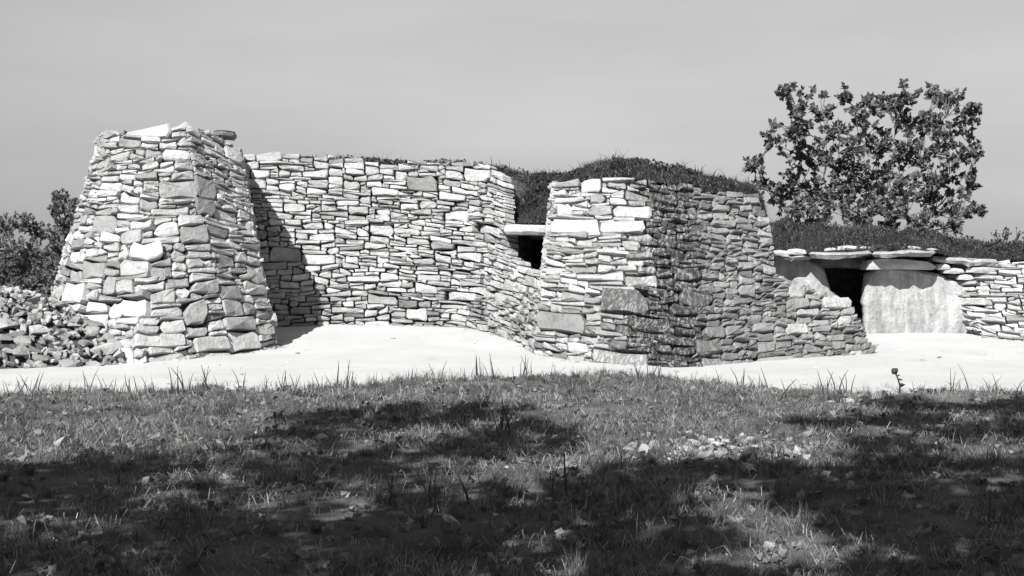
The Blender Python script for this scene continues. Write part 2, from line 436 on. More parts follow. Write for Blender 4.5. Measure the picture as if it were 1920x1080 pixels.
# 2 the long curved wall between the bastions
ft2 = [(380, 618), (525, 617), (605, 612), (720, 611), (800, 613), (855, 616), (900, 622), (940, 634), (974, 650), (1000, 669)]
foot2 = [ground(*p) for p in ft2]
top2 = [atd(380, 288, 33.2), atd(520, 288, 33.2), atd(600, 294, 33.0), atd(715, 300, 32.9), atd(800, 305, 32.4), atd(868, 308, 32.0), atd(925, 312, 31.2), atd(966, 330, 30.3), atd(1003, 332, 28.8), atd(1040, 334, 27.0)]
w2 = Wall([low(p) for p in foot2], top2)
wall2 = thing('dry_stone_wall', foot2[3], 'long dry-stone wall of small pale stones curving between the two bastions', 'wall')
sz2 = lambda u, v: (0.32, 0.108)
def tone2(u, v, wd, ht):
    t, s_ = tone_pale(u, v, wd, ht)
    if v < 0.9: t *= random.uniform(0.6, 1.0)
    if u > w2.k[5] and v < 1.2: t *= 0.95
    return t, s_
build_wall(wall2, w2, [(0, 288), (455, 288), (500, 286), (560, 291), (640, 296), (700, 303), (780, 305), (860, 306), (905, 310), (925, 318), (940, 338), (946, 360), (948, 425), (952, 478), (974, 502), (1008, 513), (1060, 517)],
           [], sz2, inward=lambda u: 1.4 - 1.15 * float(sstep(w2.k[5], w2.k[7], u)), tonef=tone2, gap=0.032, proud=0.026,
           fixed=[(890, 944, 418, 440, 1.1), (870, 920, 316, 340, 1.05)])

# 3 the grass-topped bastion on the right, running on as a low wall to the dolmen
foot3 = [atd(1004, 630, 29.6), ground(998, 669), ground(1045, 676), ground(1100, 681), ground(1160, 686), ground(1215, 690), ground(1262, 693), ground(1310, 692), ground(1370, 687), ground(1435, 681), ground(1500, 676), ground(1570, 672), ground(1634, 667), atd(1640, 640, 28.0)]
top3 = [atd(1036, 338, 30.6), atd(1038, 338, 26.6), atd(1075, 337, 26.2), atd(1112, 337, 25.9), atd(1160, 336, 25.6), atd(1205, 337, 25.3), atd(1240, 342, 25.1), atd(1276, 350, 25.1), atd(1340, 360, 25.6), atd(1418, 366, 26.3), atd(1485, 372, 27.1), atd(1550, 376, 27.8), atd(1612, 380, 28.5), atd(1625, 380, 30.5)]
foot3[0][2] = gz(0, foot3[0][1]); foot3[-1][2] = gz(0, foot3[-1][1])
w3 = Wall([low(p) for p in foot3], top3)
bast3 = thing('stone_bastion', foot3[6], 'dry-stone bastion topped with grass, its rounded corner dark-streaked, with low wall running on', 'bastion')
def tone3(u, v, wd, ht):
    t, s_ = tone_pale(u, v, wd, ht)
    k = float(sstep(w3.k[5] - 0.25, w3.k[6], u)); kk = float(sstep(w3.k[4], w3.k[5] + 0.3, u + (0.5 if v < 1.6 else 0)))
    t *= 1 - 0.36 * k  # right face darker: weathered stone, plus grazing-light shade put into the tone
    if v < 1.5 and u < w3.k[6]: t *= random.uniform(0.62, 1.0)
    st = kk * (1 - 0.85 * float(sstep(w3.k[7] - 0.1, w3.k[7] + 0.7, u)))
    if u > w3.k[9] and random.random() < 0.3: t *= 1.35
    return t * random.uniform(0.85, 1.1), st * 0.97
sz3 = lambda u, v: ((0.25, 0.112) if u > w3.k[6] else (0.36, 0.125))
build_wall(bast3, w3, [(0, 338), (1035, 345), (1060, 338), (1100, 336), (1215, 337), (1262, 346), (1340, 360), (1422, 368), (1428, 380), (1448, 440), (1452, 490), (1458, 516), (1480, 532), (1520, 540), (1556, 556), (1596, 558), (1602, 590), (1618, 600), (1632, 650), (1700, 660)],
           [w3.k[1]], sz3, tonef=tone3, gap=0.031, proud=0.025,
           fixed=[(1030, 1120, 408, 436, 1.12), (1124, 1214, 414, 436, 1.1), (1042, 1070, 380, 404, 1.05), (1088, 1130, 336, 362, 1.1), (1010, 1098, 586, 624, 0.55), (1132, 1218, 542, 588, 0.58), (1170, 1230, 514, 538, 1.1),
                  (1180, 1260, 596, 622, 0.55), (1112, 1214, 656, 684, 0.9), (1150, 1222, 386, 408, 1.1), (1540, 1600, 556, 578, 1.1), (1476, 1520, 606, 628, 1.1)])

# 4 the low wall of thin flat stones on the far right
foot4 = [atd(1800, 628, 30.6), ground(1826, 630), ground(1850, 637), ground(1905, 642), ground(2010, 648), ground(2150, 655)]
foot4[0][2] = gz(0, foot4[0][1])
top4 = [atd(1762, 490, 31.2), atd(1766, 490, 30.4), atd(1800, 490, 30.2), atd(1880, 490, 29.8), atd(2000, 488, 29.3), atd(2150, 486, 28.8)]
w4 = Wall([low(p) for p in foot4], top4, 2.0)
wall4 = thing('dry_stone_wall', foot4[2], 'low wall of thin flat stones beside the standing slab, under the grass mound', 'wall')
build_wall(wall4, w4, [(1700, 496), (1780, 492), (1920, 490), (2300, 488)], [w4.k[1]], lambda u, v: (0.34, 0.085), tonef=tone_pale, gap=0.03, proud=0.03)

# ------------------------------------------------------------------ slabs and single stones
def slab_mesh(outline, e1, e2, en, depth, seed=0, n=64, bulge=0.02, rough=0.012, tone=1.0, stain=0.0):
    """outline (metres in e1,e2), front face towards en, body of the given depth behind it"""
    P = np.array(outline, float); c = P.mean(0)
    d = np.linalg.norm(np.diff(np.vstack([P, P[:1]]), axis=0), axis=1); k = np.concatenate([[0], np.cumsum(d)])
    t = np.linspace(0, k[-1], n, endpoint=False); Q = np.stack([np.interp(t, k, np.append(P[:, i], P[0, i])) for i in (0, 1)], 1)
    r = np.random.default_rng(seed); Q = c + (Q - c) * (1 + r.normal(0, 0.008, (n, 1)))
    span = np.ptp(P, axis=0).min(); ins = min(0.06, 0.2 * span)
    ln = np.linalg.norm(Q - c, axis=1, keepdims=True)
    rings = [(1 - ins / ln, -depth), (np.ones_like(ln), -depth + ins), (np.ones_like(ln), -ins * 0.8), (1 - ins * 0.8 / ln, 0.0)]
    for f in np.linspace(0.92, 0.08, 14 if n > 40 else 3): rings.append((np.full_like(ln, f), bulge * (1 - f)))
    V = []
    for sc, wv in rings:
        q = c + (Q - c) * sc
        ww = wv + (rough * 4 * (fbm(q[:, 0] * 2.2 + seed, q[:, 1], 1.6, 3) - 0.5) + rough * (fbm(q[:, 0] + seed, q[:, 1], 9, 3) - 0.5)) * (1 if wv > -0.1 else 2)
        V.append(np.outer(q[:, 0], e1) + np.outer(q[:, 1], e2) + np.outer(ww, en))
    V.append((c[0] * e1 + c[1] * e2 + bulge * en)[None]); V.append((c[0] * e1 + c[1] * e2 - depth * en)[None])
    F = []; i = np.arange(n); j = (i + 1) % n; m_ = len(rings)
    for q in range(m_ - 1):
        F += [np.stack([q * n + i, q * n + j, (q + 1) * n + j], 1), np.stack([q * n + i, (q + 1) * n + j, (q + 1) * n + i], 1)]
    F += [np.stack([(m_ - 1) * n + i, (m_ - 1) * n + j, np.full(n, m_ * n)], 1), np.stack([j, i, np.full(n, m_ * n + 1)], 1)]
    return raw_mesh('slab', np.concatenate(V), np.concatenate(F), tone, stain, smooth=n > 40)
EX, EY, EZ = np.eye(3)
def upright(name, parent, pix, Y, depth, mat=M_SLAB, lean=0.0, **kw):
    pts = np.array([at(a, c, Y) for a, c in pix]); base = pts[np.argmin(pts[:, 2])].copy(); base[1] = Y
    o2 = [(p[0] - base[0], p[2] - base[2]) for p in pts]
    en = np.array([0, -math.cos(lean), math.sin(lean)]); e2 = np.array([0, math.sin(lean), math.cos(lean)])
    o = link(name, slab_mesh(o2, EX, e2, en, depth, **kw), mat)
    if parent: o.parent = parent; o.location = Vector(base) - parent.location
    else: o.location = base
    return o
def flat(name, parent, xy, z, thick, mat=M_SLAB, tilt=0.0, **kw):
    base = np.array([np.mean([p[0] for p in xy]), np.mean([p[1] for p in xy]), z])
    en = np.array([math.sin(tilt), 0, math.cos(tilt)]); e1 = np.array([math.cos(tilt), 0, -math.sin(tilt)])
    o = link(name, slab_mesh([(p[0] - base[0], p[1] - base[1]) for p in xy], e1, EY, en, thick, **kw), mat)
    if parent: o.parent = parent; o.location = Vector(base) - parent.location
    else: o.location = base
    return o
DY = 28.0
dol = thing('dolmen', at(1625, 628, DY), 'dolmen entrance with tall smooth standing slab under overhanging flat capstones', 'dolmen')
upright('orthostat', dol, [(1622, 636), (1622, 560), (1628, 512), (1650, 503), (1720, 504), (1772, 516), (1804, 532), (1832, 560), (1834, 600), (1824, 634), (1720, 637)], DY, 0.36, lean=0.04, seed=3, n=80, bulge=0.05, rough=0.035, tone=1.18, stain=0.7)
upright('orthostat', dol, [(1448, 640), (1448, 480), (1500, 480), (1546, 500), (1560, 545), (1600, 575), (1606, 640)], DY + 0.12, 0.3, lean=0.03, seed=5, bulge=0.04, rough=0.025, tone=1.0, stain=0.5)
def pxx(px, Y): return (px - 960) / FPX * Y
def zz(py, Y): return at(960, py, Y)[2]
upright('lintel', dol, [(1624, 506), (1626, 489), (1650, 484), (1700, 486), (1745, 491), (1757, 500), (1750, 506), (1690, 505)], DY - 0.28, 0.55, seed=8, n=30, tone=1.2)
for k_, (xa, xb, yt, yb, Yf, dep, tn) in enumerate([(1520, 1648, 472, 482, DY - 0.62, 2.4, 0.85), (1640, 1766, 471, 481, DY - 0.72, 2.6, 0.85), (1446, 1530, 478, 488, DY - 0.35, 2.2, 0.85),
                                       (1520, 1640, 483, 502, DY + 0.55, 1.4, 0.6), (1752, 1880, 484, 496, DY - 0.25, 1.6, 0.95)]):
    X0, X1 = pxx(xa, Yf), pxx(xb, Yf); zt, zb = zz(yt, Yf), zz(yb, Yf)
    w_ = X1 - X0
    fr = [(X0 + f * w_, Yf + 0.04 + 0.16 * (random.random() - 0.5) + 0.25 * (abs(f - 0.5) * 2) ** 4) for f in np.linspace(0.02, 0.98, 11)]
    xy = fr + [(X1, Yf + dep * 0.6), (X1 - 0.1, Yf + dep), (X0 + 0.1, Yf + dep), (X0, Yf + dep * 0.5)]
    xy_ = [(X0 + 0.08, Yf + 0.12), (X0 + 0.3 * w_, Yf + 0.02), (X0 + 0.55 * w_, Yf - 0.05), (X0 + 0.8 * w_, Yf + 0.03), (X1 - 0.05, Yf + 0.15), (X1, Yf + dep * 0.6), (X1 - 0.1, Yf + dep), (X0 + 0.1, Yf + dep), (X0, Yf + dep * 0.5)]
    flat('capstone', dol, xy, zt, zt - zb, seed=20 + k_, n=40, rough=0.03, tone=tn, tilt=(0.012, 0.006, 0.02, 0, 0.035)[k_], bulge=0.01)
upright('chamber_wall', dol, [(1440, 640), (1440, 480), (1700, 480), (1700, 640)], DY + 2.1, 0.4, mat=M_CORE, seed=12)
for k_, (px, py, wpx, hpx) in enumerate([(1462, 474, 36, 9), (1494, 472, 40, 10), (1592, 465, 44, 8), (1622, 466, 30, 7), (1560, 468, 28, 6), (1705, 466, 50, 8), (1748, 470, 28, 8), (1842, 506, 60, 10), (1790, 508, 40, 9), (1770, 500, 26, 10), (1812, 520, 30, 9)]):
    a, c = px - wpx / 2, px + wpx / 2; t_, u_ = py - hpx / 2, py + hpx / 2
    upright('packing_stone', dol, [(a, u_), (a + 2, t_ + 1), (px, t_ - 1), (c - 3, t_ + 1), (c, u_ - 1), (px + 3, u_ + 1)], DY - (0.3 if py < 490 else 0.1), 0.4, mat=M_STONE, seed=40 + k_, n=14, tone=random.uniform(0.85, 1.2))
# niche between wall and bastion
nl = thing('niche_lintel', at(995, 440, 27.9), 'pair of flat lintel stones bridging the dark gap between wall and bastion', 'lintel')
Yn = 27.75
X0, X1 = pxx(946, Yn), pxx(1036, Yn)
flat('stone', nl, [(X0, Yn), (X0 + 0.4, Yn - 0.1), (X1, Yn - 0.04), (X1 + 0.1, Yn + 1.2), (X0 - 0.05, Yn + 1.3)], zz(422, Yn), 0.19, mat=M_STONE, seed=70, n=26, tone=1.25, stain=0.0)
flat('stone', nl, [(X0 - 0.15, Yn + 1.2), (X1 + 0.2, Yn + 1.15), (X1 + 0.2, Yn + 2.2), (X0 - 0.15, Yn + 2.2)], zz(420, Yn), 0.25, mat=M_STONE, seed=71, n=26, tone=0.9, stain=0.0)
# flat stone left on top of the bastion
o = flat('loose_stone', None, [(pxx(402, 26.9), 26.75), (pxx(425, 26.9), 26.6), (pxx(443, 26.9), 26.8), (pxx(440, 26.9), 27.2), (pxx(405, 26.9), 27.2)], at(420, 247, 26.9)[2], 0.15, mat=M_STONE, seed=75, n=20, tone=0.42, stain=0.0)
tag(o, 'dark flat stone lying on the top edge of the tapering bastion', 'stone')

# ------------------------------------------------------------------ earth mounds and their scrub
def blades(name, P, hgt, wid, lean, tone, mat, parent=None, kind='stuff', org=None, la=None):
    N = len(P); az = rng.uniform(0, 2 * np.pi, N); la = rng.uniform(0, 2 * np.pi, N) if la is None else la
    side = np.stack([np.cos(az), np.sin(az), 0 * az], 1) * (wid / 2)[:, None]
    ld = np.stack([np.cos(la), np.sin(la), 0 * la], 1)
    up = np.array([0, 0, 1.0])
    mid = P + up * (hgt * 0.55)[:, None] + ld * (lean * hgt * 0.30)[:, None]
    tip = P + up * (hgt * np.sqrt(np.clip(1 - 0.55 * lean ** 2, 0.05, 1)))[:, None] + ld * (lean * hgt)[:, None]
    V = np.stack([P - side, P + side, mid + side * 0.75, mid - side * 0.75, tip], 1).reshape(-1, 3)
    b0 = (np.arange(N) * 5)[:, None]
    F = np.concatenate([b0 + np.array([0, 1, 2]), b0 + np.array([0, 2, 3]), b0 + np.array([3, 2, 4])])
    if org is not None: V = V - org
    o = link(name, raw_mesh(name, V, F, np.repeat(tone, 5)), mat, parent)
    if kind: o['kind'] = kind
    return o
def leaf_batch(C, D, size, tone, fold=0.25):
    """leaves at points C, pointing along D: six-cornered blades folded on the midrib"""
    N = len(C); D = D / np.linalg.norm(D, axis=1, keepdims=True)
    s = np.cross(D, rng.normal(0, 1, (N, 3))); s /= np.linalg.norm(s, axis=1, keepdims=True); nn = np.cross(s, D)
    L = size[:, None]
    tip = C + D * L - nn * L * 0.12
    l1 = C + D * L * 0.35 + s * L * 0.42 + nn * L * fold * 0.5; r1 = C + D * L * 0.35 - s * L * 0.42 + nn * L * fold * 0.5
    V = np.stack([C, l1, tip, r1], 1).reshape(-1, 3)
    b0 = (np.arange(N) * 4)[:, None]
    return V, np.concatenate([b0 + np.array([0, 1, 2]), b0 + np.array([0, 2, 3])]), np.repeat(tone, 4)
def interp_line(L, n):
    L = np.array(L); k = np.concatenate([[0], np.cumsum(np.linalg.norm(np.diff(L, axis=0), axis=1))])
    t = np.linspace(0, k[-1], n); return np.stack([np.interp(t, k, L[:, i]) for i in range(3)], 1)
def mound(front, crest, back, nblades, hb, label_dark=1.0, seed=0, nu=110):
    A, B, C = interp_line(front, nu), interp_line(crest, nu), interp_line(back, nu)
    rows = []
    for t in np.linspace(0, 1, 16):          # steep face rising to the crest
        k = 1 - (1 - t) ** 1.8
        rows.append(A * (1 - t) + B * t + np.array([0, 0, 1.0]) * ((B[:, 2] - A[:, 2]) * (k - t))[:, None])
    for t in np.linspace(0, 1, 12)[1:]:
        k = t * t * (3 - 2 * t); q = B * (1 - t) + C * t; q[:, 2] = B[:, 2] * (1 - k) + C[:, 2] * k; rows.append(q)
    G = np.stack(rows, 1)
    nz = 0.10 * (fbm(G[..., 0] + seed, G[..., 1] + G[..., 2], 1.8, 2) - 0.5); nz[:, 0] = 0; G[..., 2] += nz
    o = tag(link('earth_mound', raw_mesh('earth_mound', G.reshape(-1, 3), grid_tris(nu, G.shape[1]), smooth=True), M_MOUND), kind='structure')
    i = rng.integers(0, nu - 1, nblades); j = rng.integers(0, 20, nblades); a, c = rng.random(nblades)[:, None], rng.random(nblades)[:, None]
    P = (G[i, j] * (1 - a) + G[i + 1, j] * a) * (1 - c) + (G[i, j + 1] * (1 - a) + G[i + 1, j + 1] * a) * c
    cl = fbm(P[:, 0] * 1.0 + seed, P[:, 1] + P[:, 2], 3.2, 5)
    keep = rng.random(nblades) < np.clip((cl - 0.25) * 3, 0.25, 1); P, cl = P[keep], cl[keep]
    h = hb * np.clip((cl - 0.2) * 2.2, 0.4, 1.7) * rng.uniform(0.5, 1.4, len(P))
    tl_ = rng.random(len(P)) < 0.03; h[tl_] *= 2.0
    tn = rng.uniform(0.4, 1.5, len(P)) * (0.5 + 1.2 * fbm(P[:, 0] + 3, P[:, 1] + P[:, 2], 1.6, 1)); tn[rng.random(len(P)) < 0.08] = 3.2
    blades('mound_scrub', P - np.array([0, 0, 0.02]), h, rng.uniform(0.010, 0.022, len(P)), rng.uniform(0.2, 0.95, len(P)), tn, M_SCRUB)
    k = rng.choice(len(P), min(len(P), 7000)); k = k[fbm(P[k, 0] * 1.3 + seed, P[k, 1] + P[k, 2], 2.4, 2) > 0.5]
    V, F, T = leaf_batch(P[k] + rng.uniform(0, 0.10, (len(k), 1)) * np.array([0, -0.3, 1]), rng.normal(0, 1, (len(k), 3)) + np.array([0, -0.3, 0.5]), rng.uniform(0.03, 0.075, len(k)), rng.uniform(0.5, 1.6, len(k)))
    tag(link('mound_weeds', raw_mesh('mound_weeds', V, F, T), M_DLEAF), kind='stuff')
def gp(px, Y): 
    X = pxx(px, Y); return np.array([X, Y, float(gz(X, Y)) - 0.05])
# fill behind the curved wall and the gap beside it
mound([w2.S(u, v) + np.array([0, 0.35, -0.05]) for u, v in zip(np.linspace(w2.k[1], w2.k[6], 9), [3.9] * 9)],
      [atd(p, q, 35.5) for p, q in [(450, 300), (600, 303), (780, 312), (800, 309), (860, 310), (905, 314), (960, 324)]],
      [gp(p, 37) for p in (440, 600, 800, 980)], 5000, 0.12, seed=1)
mound([atd(930, 418, 31.6), atd(960, 419, 30.8), atd(1000, 418, 30.8), atd(1036, 418, 30.8), atd(1080, 418, 30.8)],
      [atd(920, 318, 33.6), atd(950, 322, 33.4), atd(975, 328, 33.4), atd(1020, 331, 33.4), atd(1060, 330, 33.4), atd(1090, 326, 33.4)],
      [gp(900, 39), gp(1000, 39), gp(1100, 39)], 45000, 0.10, seed=5)
mound([atd(1046, 341, 26.9), atd(1060, 338, 26.8), atd(1110, 337, 26.3), atd(1205, 337, 25.7), atd(1245, 343, 25.4), atd(1280, 351, 25.4), atd(1340, 361, 25.9), atd(1416, 368, 26.6), atd(1430, 400, 27.3), atd(1440, 440, 27.8)],
      [atd(1056, 337, 28.4), atd(1078, 327, 28.3), atd(1110, 316, 28.2), atd(1150, 307, 28), atd(1200, 308, 27.8), atd(1260, 319, 27.8), atd(1310, 330, 27.8), atd(1360, 344, 28), atd(1412, 356, 28.2), atd(1426, 380, 28.6), atd(1436, 430, 29)],
      [gp(1060, 37), gp(1200, 38), gp(1440, 38)], 30000, 0.12, seed=9)
# scrub hanging over the shoulder of the bastion
mound([at(1425, 486, DY - 0.1), at(1450, 480, DY - 0.15), at(1520, 473, DY - 0.3), at(1640, 471, DY - 0.45), at(1760, 474, DY - 0.45), at(1800, 486, DY + 0.1), at(1880, 488, DY + 0.3), at(2000, 487, DY - 0.2), at(2180, 485, DY - 0.6)],
      [atd(1420, 418, 32.5), atd(1450, 420, 32.5), atd(1500, 423, 32.5), atd(1600, 428, 32.5), atd(1700, 436, 32.5), atd(1800, 450, 32.3), atd(1920, 464, 32), atd(2180, 480, 31.8)],
      [gp(1400, 40), gp(1700, 40), gp(2180, 40)], 42000, 0.11, seed=14)

# ------------------------------------------------------------------ trees
def tube(P, rad, ns=7):
    P = np.array(P, float); n = len(P); V, F = [], []
    for i in range(n):
        d = P[min(i + 1, n - 1)] - P[max(i - 1, 0)]; d = d / (np.linalg.norm(d) + 1e-9)
        a = np.cross(d, [0.3, 0.9, 0.2]); a /= np.linalg.norm(a) + 1e-9; c = np.cross(d, a)
        for k in range(ns):
            t = 2 * math.pi * k / ns; V.append(P[i] + rad[i] * (a * math.cos(t) + c * math.sin(t)))
    for i in range(n - 1):
        for k in range(ns):
            q, r_ = i * ns + k, i * ns + (k + 1) % ns
            F += [(q, r_, r_ + ns), (q, r_ + ns, q + ns)]
    return np.array(V), np.array(F)
def join(parts):
    Vs, Fs, k = [], [], 0
    for V, F in parts: Vs.append(V); Fs.append(F + k); k += len(V)
    return np.concatenate(Vs), np.concatenate(Fs)
def limb(a, c, r0, r1, n=6, wob=0.12, sag=0.15):
    a, c = np.array(a), np.array(c); L = np.linalg.norm(c - a); t = np.linspace(0, 1, n)
    P = a + np.outer(t, c - a); P[1:-1] += rng.normal(0, wob * L / 4, (n - 2, 3)); P[:, 2] -= sag * L * (t * (1 - t))
    return P, r0 + (r1 - r0) * t
def tree(name, label, base, hubs, clumps, leaf, per_tip, tips_of, group=None, mat=M_LEAF, trunk_r=0.16, spread=1.0, cat='tree'):
    base = np.array(base); root = thing(name, base, label, cat, group)
    hubs = [np.array(h) for h in hubs]; tr, br = [], []
    for h in hubs:
        P, r_ = limb(base - np.array([0, 0, 0.1]), h, trunk_r, trunk_r * 0.55, 7, 0.12, -0.05); tr.append(tube(P, r_, 8))
    LC, LD, LS = [], [], []
    nodes = [(h, trunk_r * 0.5) for h in hubs]
    clumps = sorted(((np.array(c), rad) for c, rad in clumps), key=lambda t: min(np.linalg.norm(t[0] - h) for h in hubs))
    for c, rad in clumps:
        s0, rr = min(nodes, key=lambda q: np.linalg.norm(q[0] - c) + 1.5 * max(0, q[0][2] - c[2] + 0.1) + 3 * max(0, 0.02 - q[1]))
        P, r_ = limb(s0, c, rr * 0.85, 0.016, 7, 0.2, 0.1); br.append(tube(P, r_, 6))
        nodes += [(P[k], r_[k]) for k in (2, 3, 4, 5)]
        nt_ = max(3, int(tips_of(rad)))
        for _ in range(nt_):
            d = rng.normal(0, 1, 3); d /= np.linalg.norm(d); d[2] += 0.25
            tip = c + d * rad * (rng.random() ** 0.5) * spread
            st = P[rng.integers(3, 7)] if rng.random() < 0.6 else c
            Q, q_ = limb(st, tip, 0.014, 0.006, 4, 0.15, 0.1); br.append(tube(Q, q_, 4))
            dirn = Q[-1] - Q[-2]; dirn = dirn / (np.linalg.norm(dirn) + 1e-9)
            m_ = per_tip
            D = dirn * 0.5 + rng.normal(0, 0.75, (m_, 3)); D[:, 2] += 0.05
            back = rng.random(m_)[:, None] ** 1.5 * 0.3
            LC.append(Q[-1] - back * (Q[-1] - Q[0]) + rng.normal(0, leaf * 0.12, (m_, 3))); LD.append(D); LS.append(leaf * rng.uniform(0.6, 1.2, m_))
    V, F = join(tr); link('trunk', raw_mesh('trunk', V - base, F, smooth=True), M_BARK, root)
    V, F = join(br); link('branches', raw_mesh('branches', V - base, F, smooth=True), M_BARK, root)
    C = np.concatenate(LC); V, F, T = leaf_batch(C, np.concatenate(LD), np.concatenate(LS), rng.uniform(0.6, 1.5, len(C)))
    tag(link('crown', raw_mesh('crown', V - base, F, T), mat, root), kind='stuff')
    return root
FY = 40.0
fc = [(1470, 172, 14), (1500, 200, 28), (1538, 208, 22), (1482, 240, 34), (1446, 262, 18), (1412, 312, 20), (1430, 345, 16), (1500, 290, 40), (1545, 300, 30), (1592, 182, 16), (1560, 255, 22),
      (1616, 215, 34), (1660, 205, 26), (1612, 262, 36), (1650, 270, 34), (1700, 175, 24), (1694, 225, 34), (1728, 235, 22), (1756, 180, 24), (1786, 196, 24), (1822, 205, 14), (1808, 240, 24), (1770, 262, 26),
      (1830, 286, 12), (1800, 295, 26), (1820, 345, 22), (1770, 335, 32), (1720, 300, 34), (1690, 345, 38), (1640, 330, 38), (1595, 340, 36), (1550, 365, 36), (1500, 350, 36), (1462, 375, 26), (1515, 400, 30),
      (1580, 395, 34), (1640, 395, 36), (1700, 400, 34), (1755, 390, 34), (1800, 398, 24), (1838, 398, 12), (1740, 425, 26), (1480, 412, 22), (1540, 420, 26), (1610, 425, 28), (1670, 428, 28), (1790, 425, 20), (1640, 365, 34), (1740, 360, 30), (1575, 310, 28), (1745, 232, 18), (1700, 285, 26)]
cl = [(at(a, c, FY + rng.normal(0, 0.7)), r_ / FPX * FY) for a, c, r_ in fc]
tree('fig_tree', 'broad-leaved tree with open crown standing behind the grass mound of the dolmen', gp(1620, FY), [at(1545, 440, FY), at(1600, 440, FY - 0.3), at(1650, 450, FY + 0.3), at(1705, 455, FY)],
     cl, 0.155, 11, lambda r_: 8 + 62 * r_ * r_, trunk_r=0.11, spread=1.25)
shr = lambda lst, Y: [(at(a, c, Y + rng.normal(0, 0.6)), r_ / FPX * Y) for a, c, r_ in lst]
SY = 43.0
tree('shrub', 'dark leafy shrub behind the rubble heap, reaching the frame of the picture', gp(20, SY), [at(10, 540, SY), at(50, 540, SY)],
     shr([(10, 430, 26), (45, 420, 22), (72, 440, 24), (20, 470, 34), (60, 480, 34), (0, 510, 36), (40, 525, 36), (80, 520, 32), (15, 560, 30), (60, 560, 34), (-30, 470, 36), (-40, 530, 40), (-20, 430, 26), (95, 560, 26)], SY), 0.085, 14, lambda r_: 30 + 120 * r_ * r_, mat=M_SHRUB, trunk_r=0.09, cat='shrub')
tree('shrub', 'taller dark shrub rising close against the slanting edge of the bastion', gp(125, SY - 3), [at(120, 520, SY - 3), at(140, 500, SY - 3)],
     shr([(112, 372, 16), (132, 388, 20), (104, 395, 16), (124, 420, 28), (150, 420, 26), (108, 450, 28), (140, 460, 32), (100, 490, 28), (130, 505, 36), (165, 480, 34), (110, 540, 32), (150, 550, 36)], SY - 3), 0.085, 14, lambda r_: 30 + 120 * r_ * r_, mat=M_SHRUB, trunk_r=0.09, cat='shrub')
tree('shrub', 'sparse twiggy shrub showing just above the far end of the mound', gp(1885, 41), [at(1885, 470, 41)],
     shr([(1866, 440, 10), (1888, 436, 12), (1908, 440, 12), (1880, 455, 16), (1905, 458, 14), (1925, 448, 12)], 41), 0.07, 3, lambda r_: 10, mat=M_DLEAF, trunk_r=0.03, cat='shrub')

# far scrub along the horizon
N = 26000; a = rng.uniform(-70, 70, N); hh = 2.6 * fbm(a, 0 * a, 0.12, 2) + 1.2
C = np.stack([a, 110 + rng.uniform(-4, 4, N), rng.random(N) * hh + 0.1], 1)
V, F, T = leaf_batch(C, rng.normal(0, 1, (N, 3)), rng.uniform(0.25, 0.5, N), rng.uniform(0.5, 1.3, N))
tag(link('distant_scrub', raw_mesh('distant_scrub', V, F, T), M_DLEAF), kind='stuff')

# trees behind the photographer whose shade falls on the grass
KT = 1 / math.tan(SUN_EL)
def shade(lst):
    return [((gx - DH[0] * KT * h, gy - DH[1] * KT * h, h), r_) for gx, gy, r_, h in lst]
def shade_tree(label, base, hubs, lst):
    tree('olive_tree', label, base, hubs, shade(lst), 0.15, 14, lambda r_: 24 + 62 * r_ * r_, 'shade trees at the near side of the grass', M_DLEAF, 0.2)
shade_tree('dense shade tree at the near side of the grass, to the west', (-6.4, -1.0, 0), [(-6.2, -0.6, 2.9), (-5.2, 0, 3.2)],
           [(-6.6, 8.6, 1.9, 5.5), (-4.2, 8.4, 1.8, 5.4), (-5.6, 10.6, 1.3, 6.4), (-3.2, 10.4, 1.3, 6.5), (-7.6, 11.2, 1.3, 6.6), (-5.4, 6.2, 1.7, 4.6), (-3.2, 6.2, 1.5, 4.6), (-8.6, 8.6, 1.7, 5.4)])
shade_tree('dense shade tree at the near side of the grass, in the middle', (-2.6, 2.4, 0), [(-2.4, 2.0, 3.2), (-1.7, 1.2, 3.4)],
           [(-1.7, 8.3, 1.5, 5.2), (-0.1, 8.8, 1.2, 5.4), (-1.3, 10.9, 1.1, 6.4), (-0.2, 12.0, 0.9, 6.8), (-1.9, 12.9, 0.75, 7.2), (-0.8, 14.2, 0.95, 7.6), (-1.9, 14.4, 0.65, 7.6), (-0.3, 15.2, 0.55, 7.9), (-1.3, 15.4, 0.5, 7.9), (0.1, 13.4, 0.6, 7.2), (-1.4, 6.1, 1.4, 4.6), (0.2, 6.4, 1.1, 4.6), (0.9, 10.2, 0.8, 6.4), (0.7, 8.0, 0.65, 5.2), (1.3, 10.3, 0.55, 6.4), (0.6, 9.2, 0.6, 5.8), (-0.6, 7.2, 0.9, 5.0), (0.9, 6.6, 0.7, 4.7)])
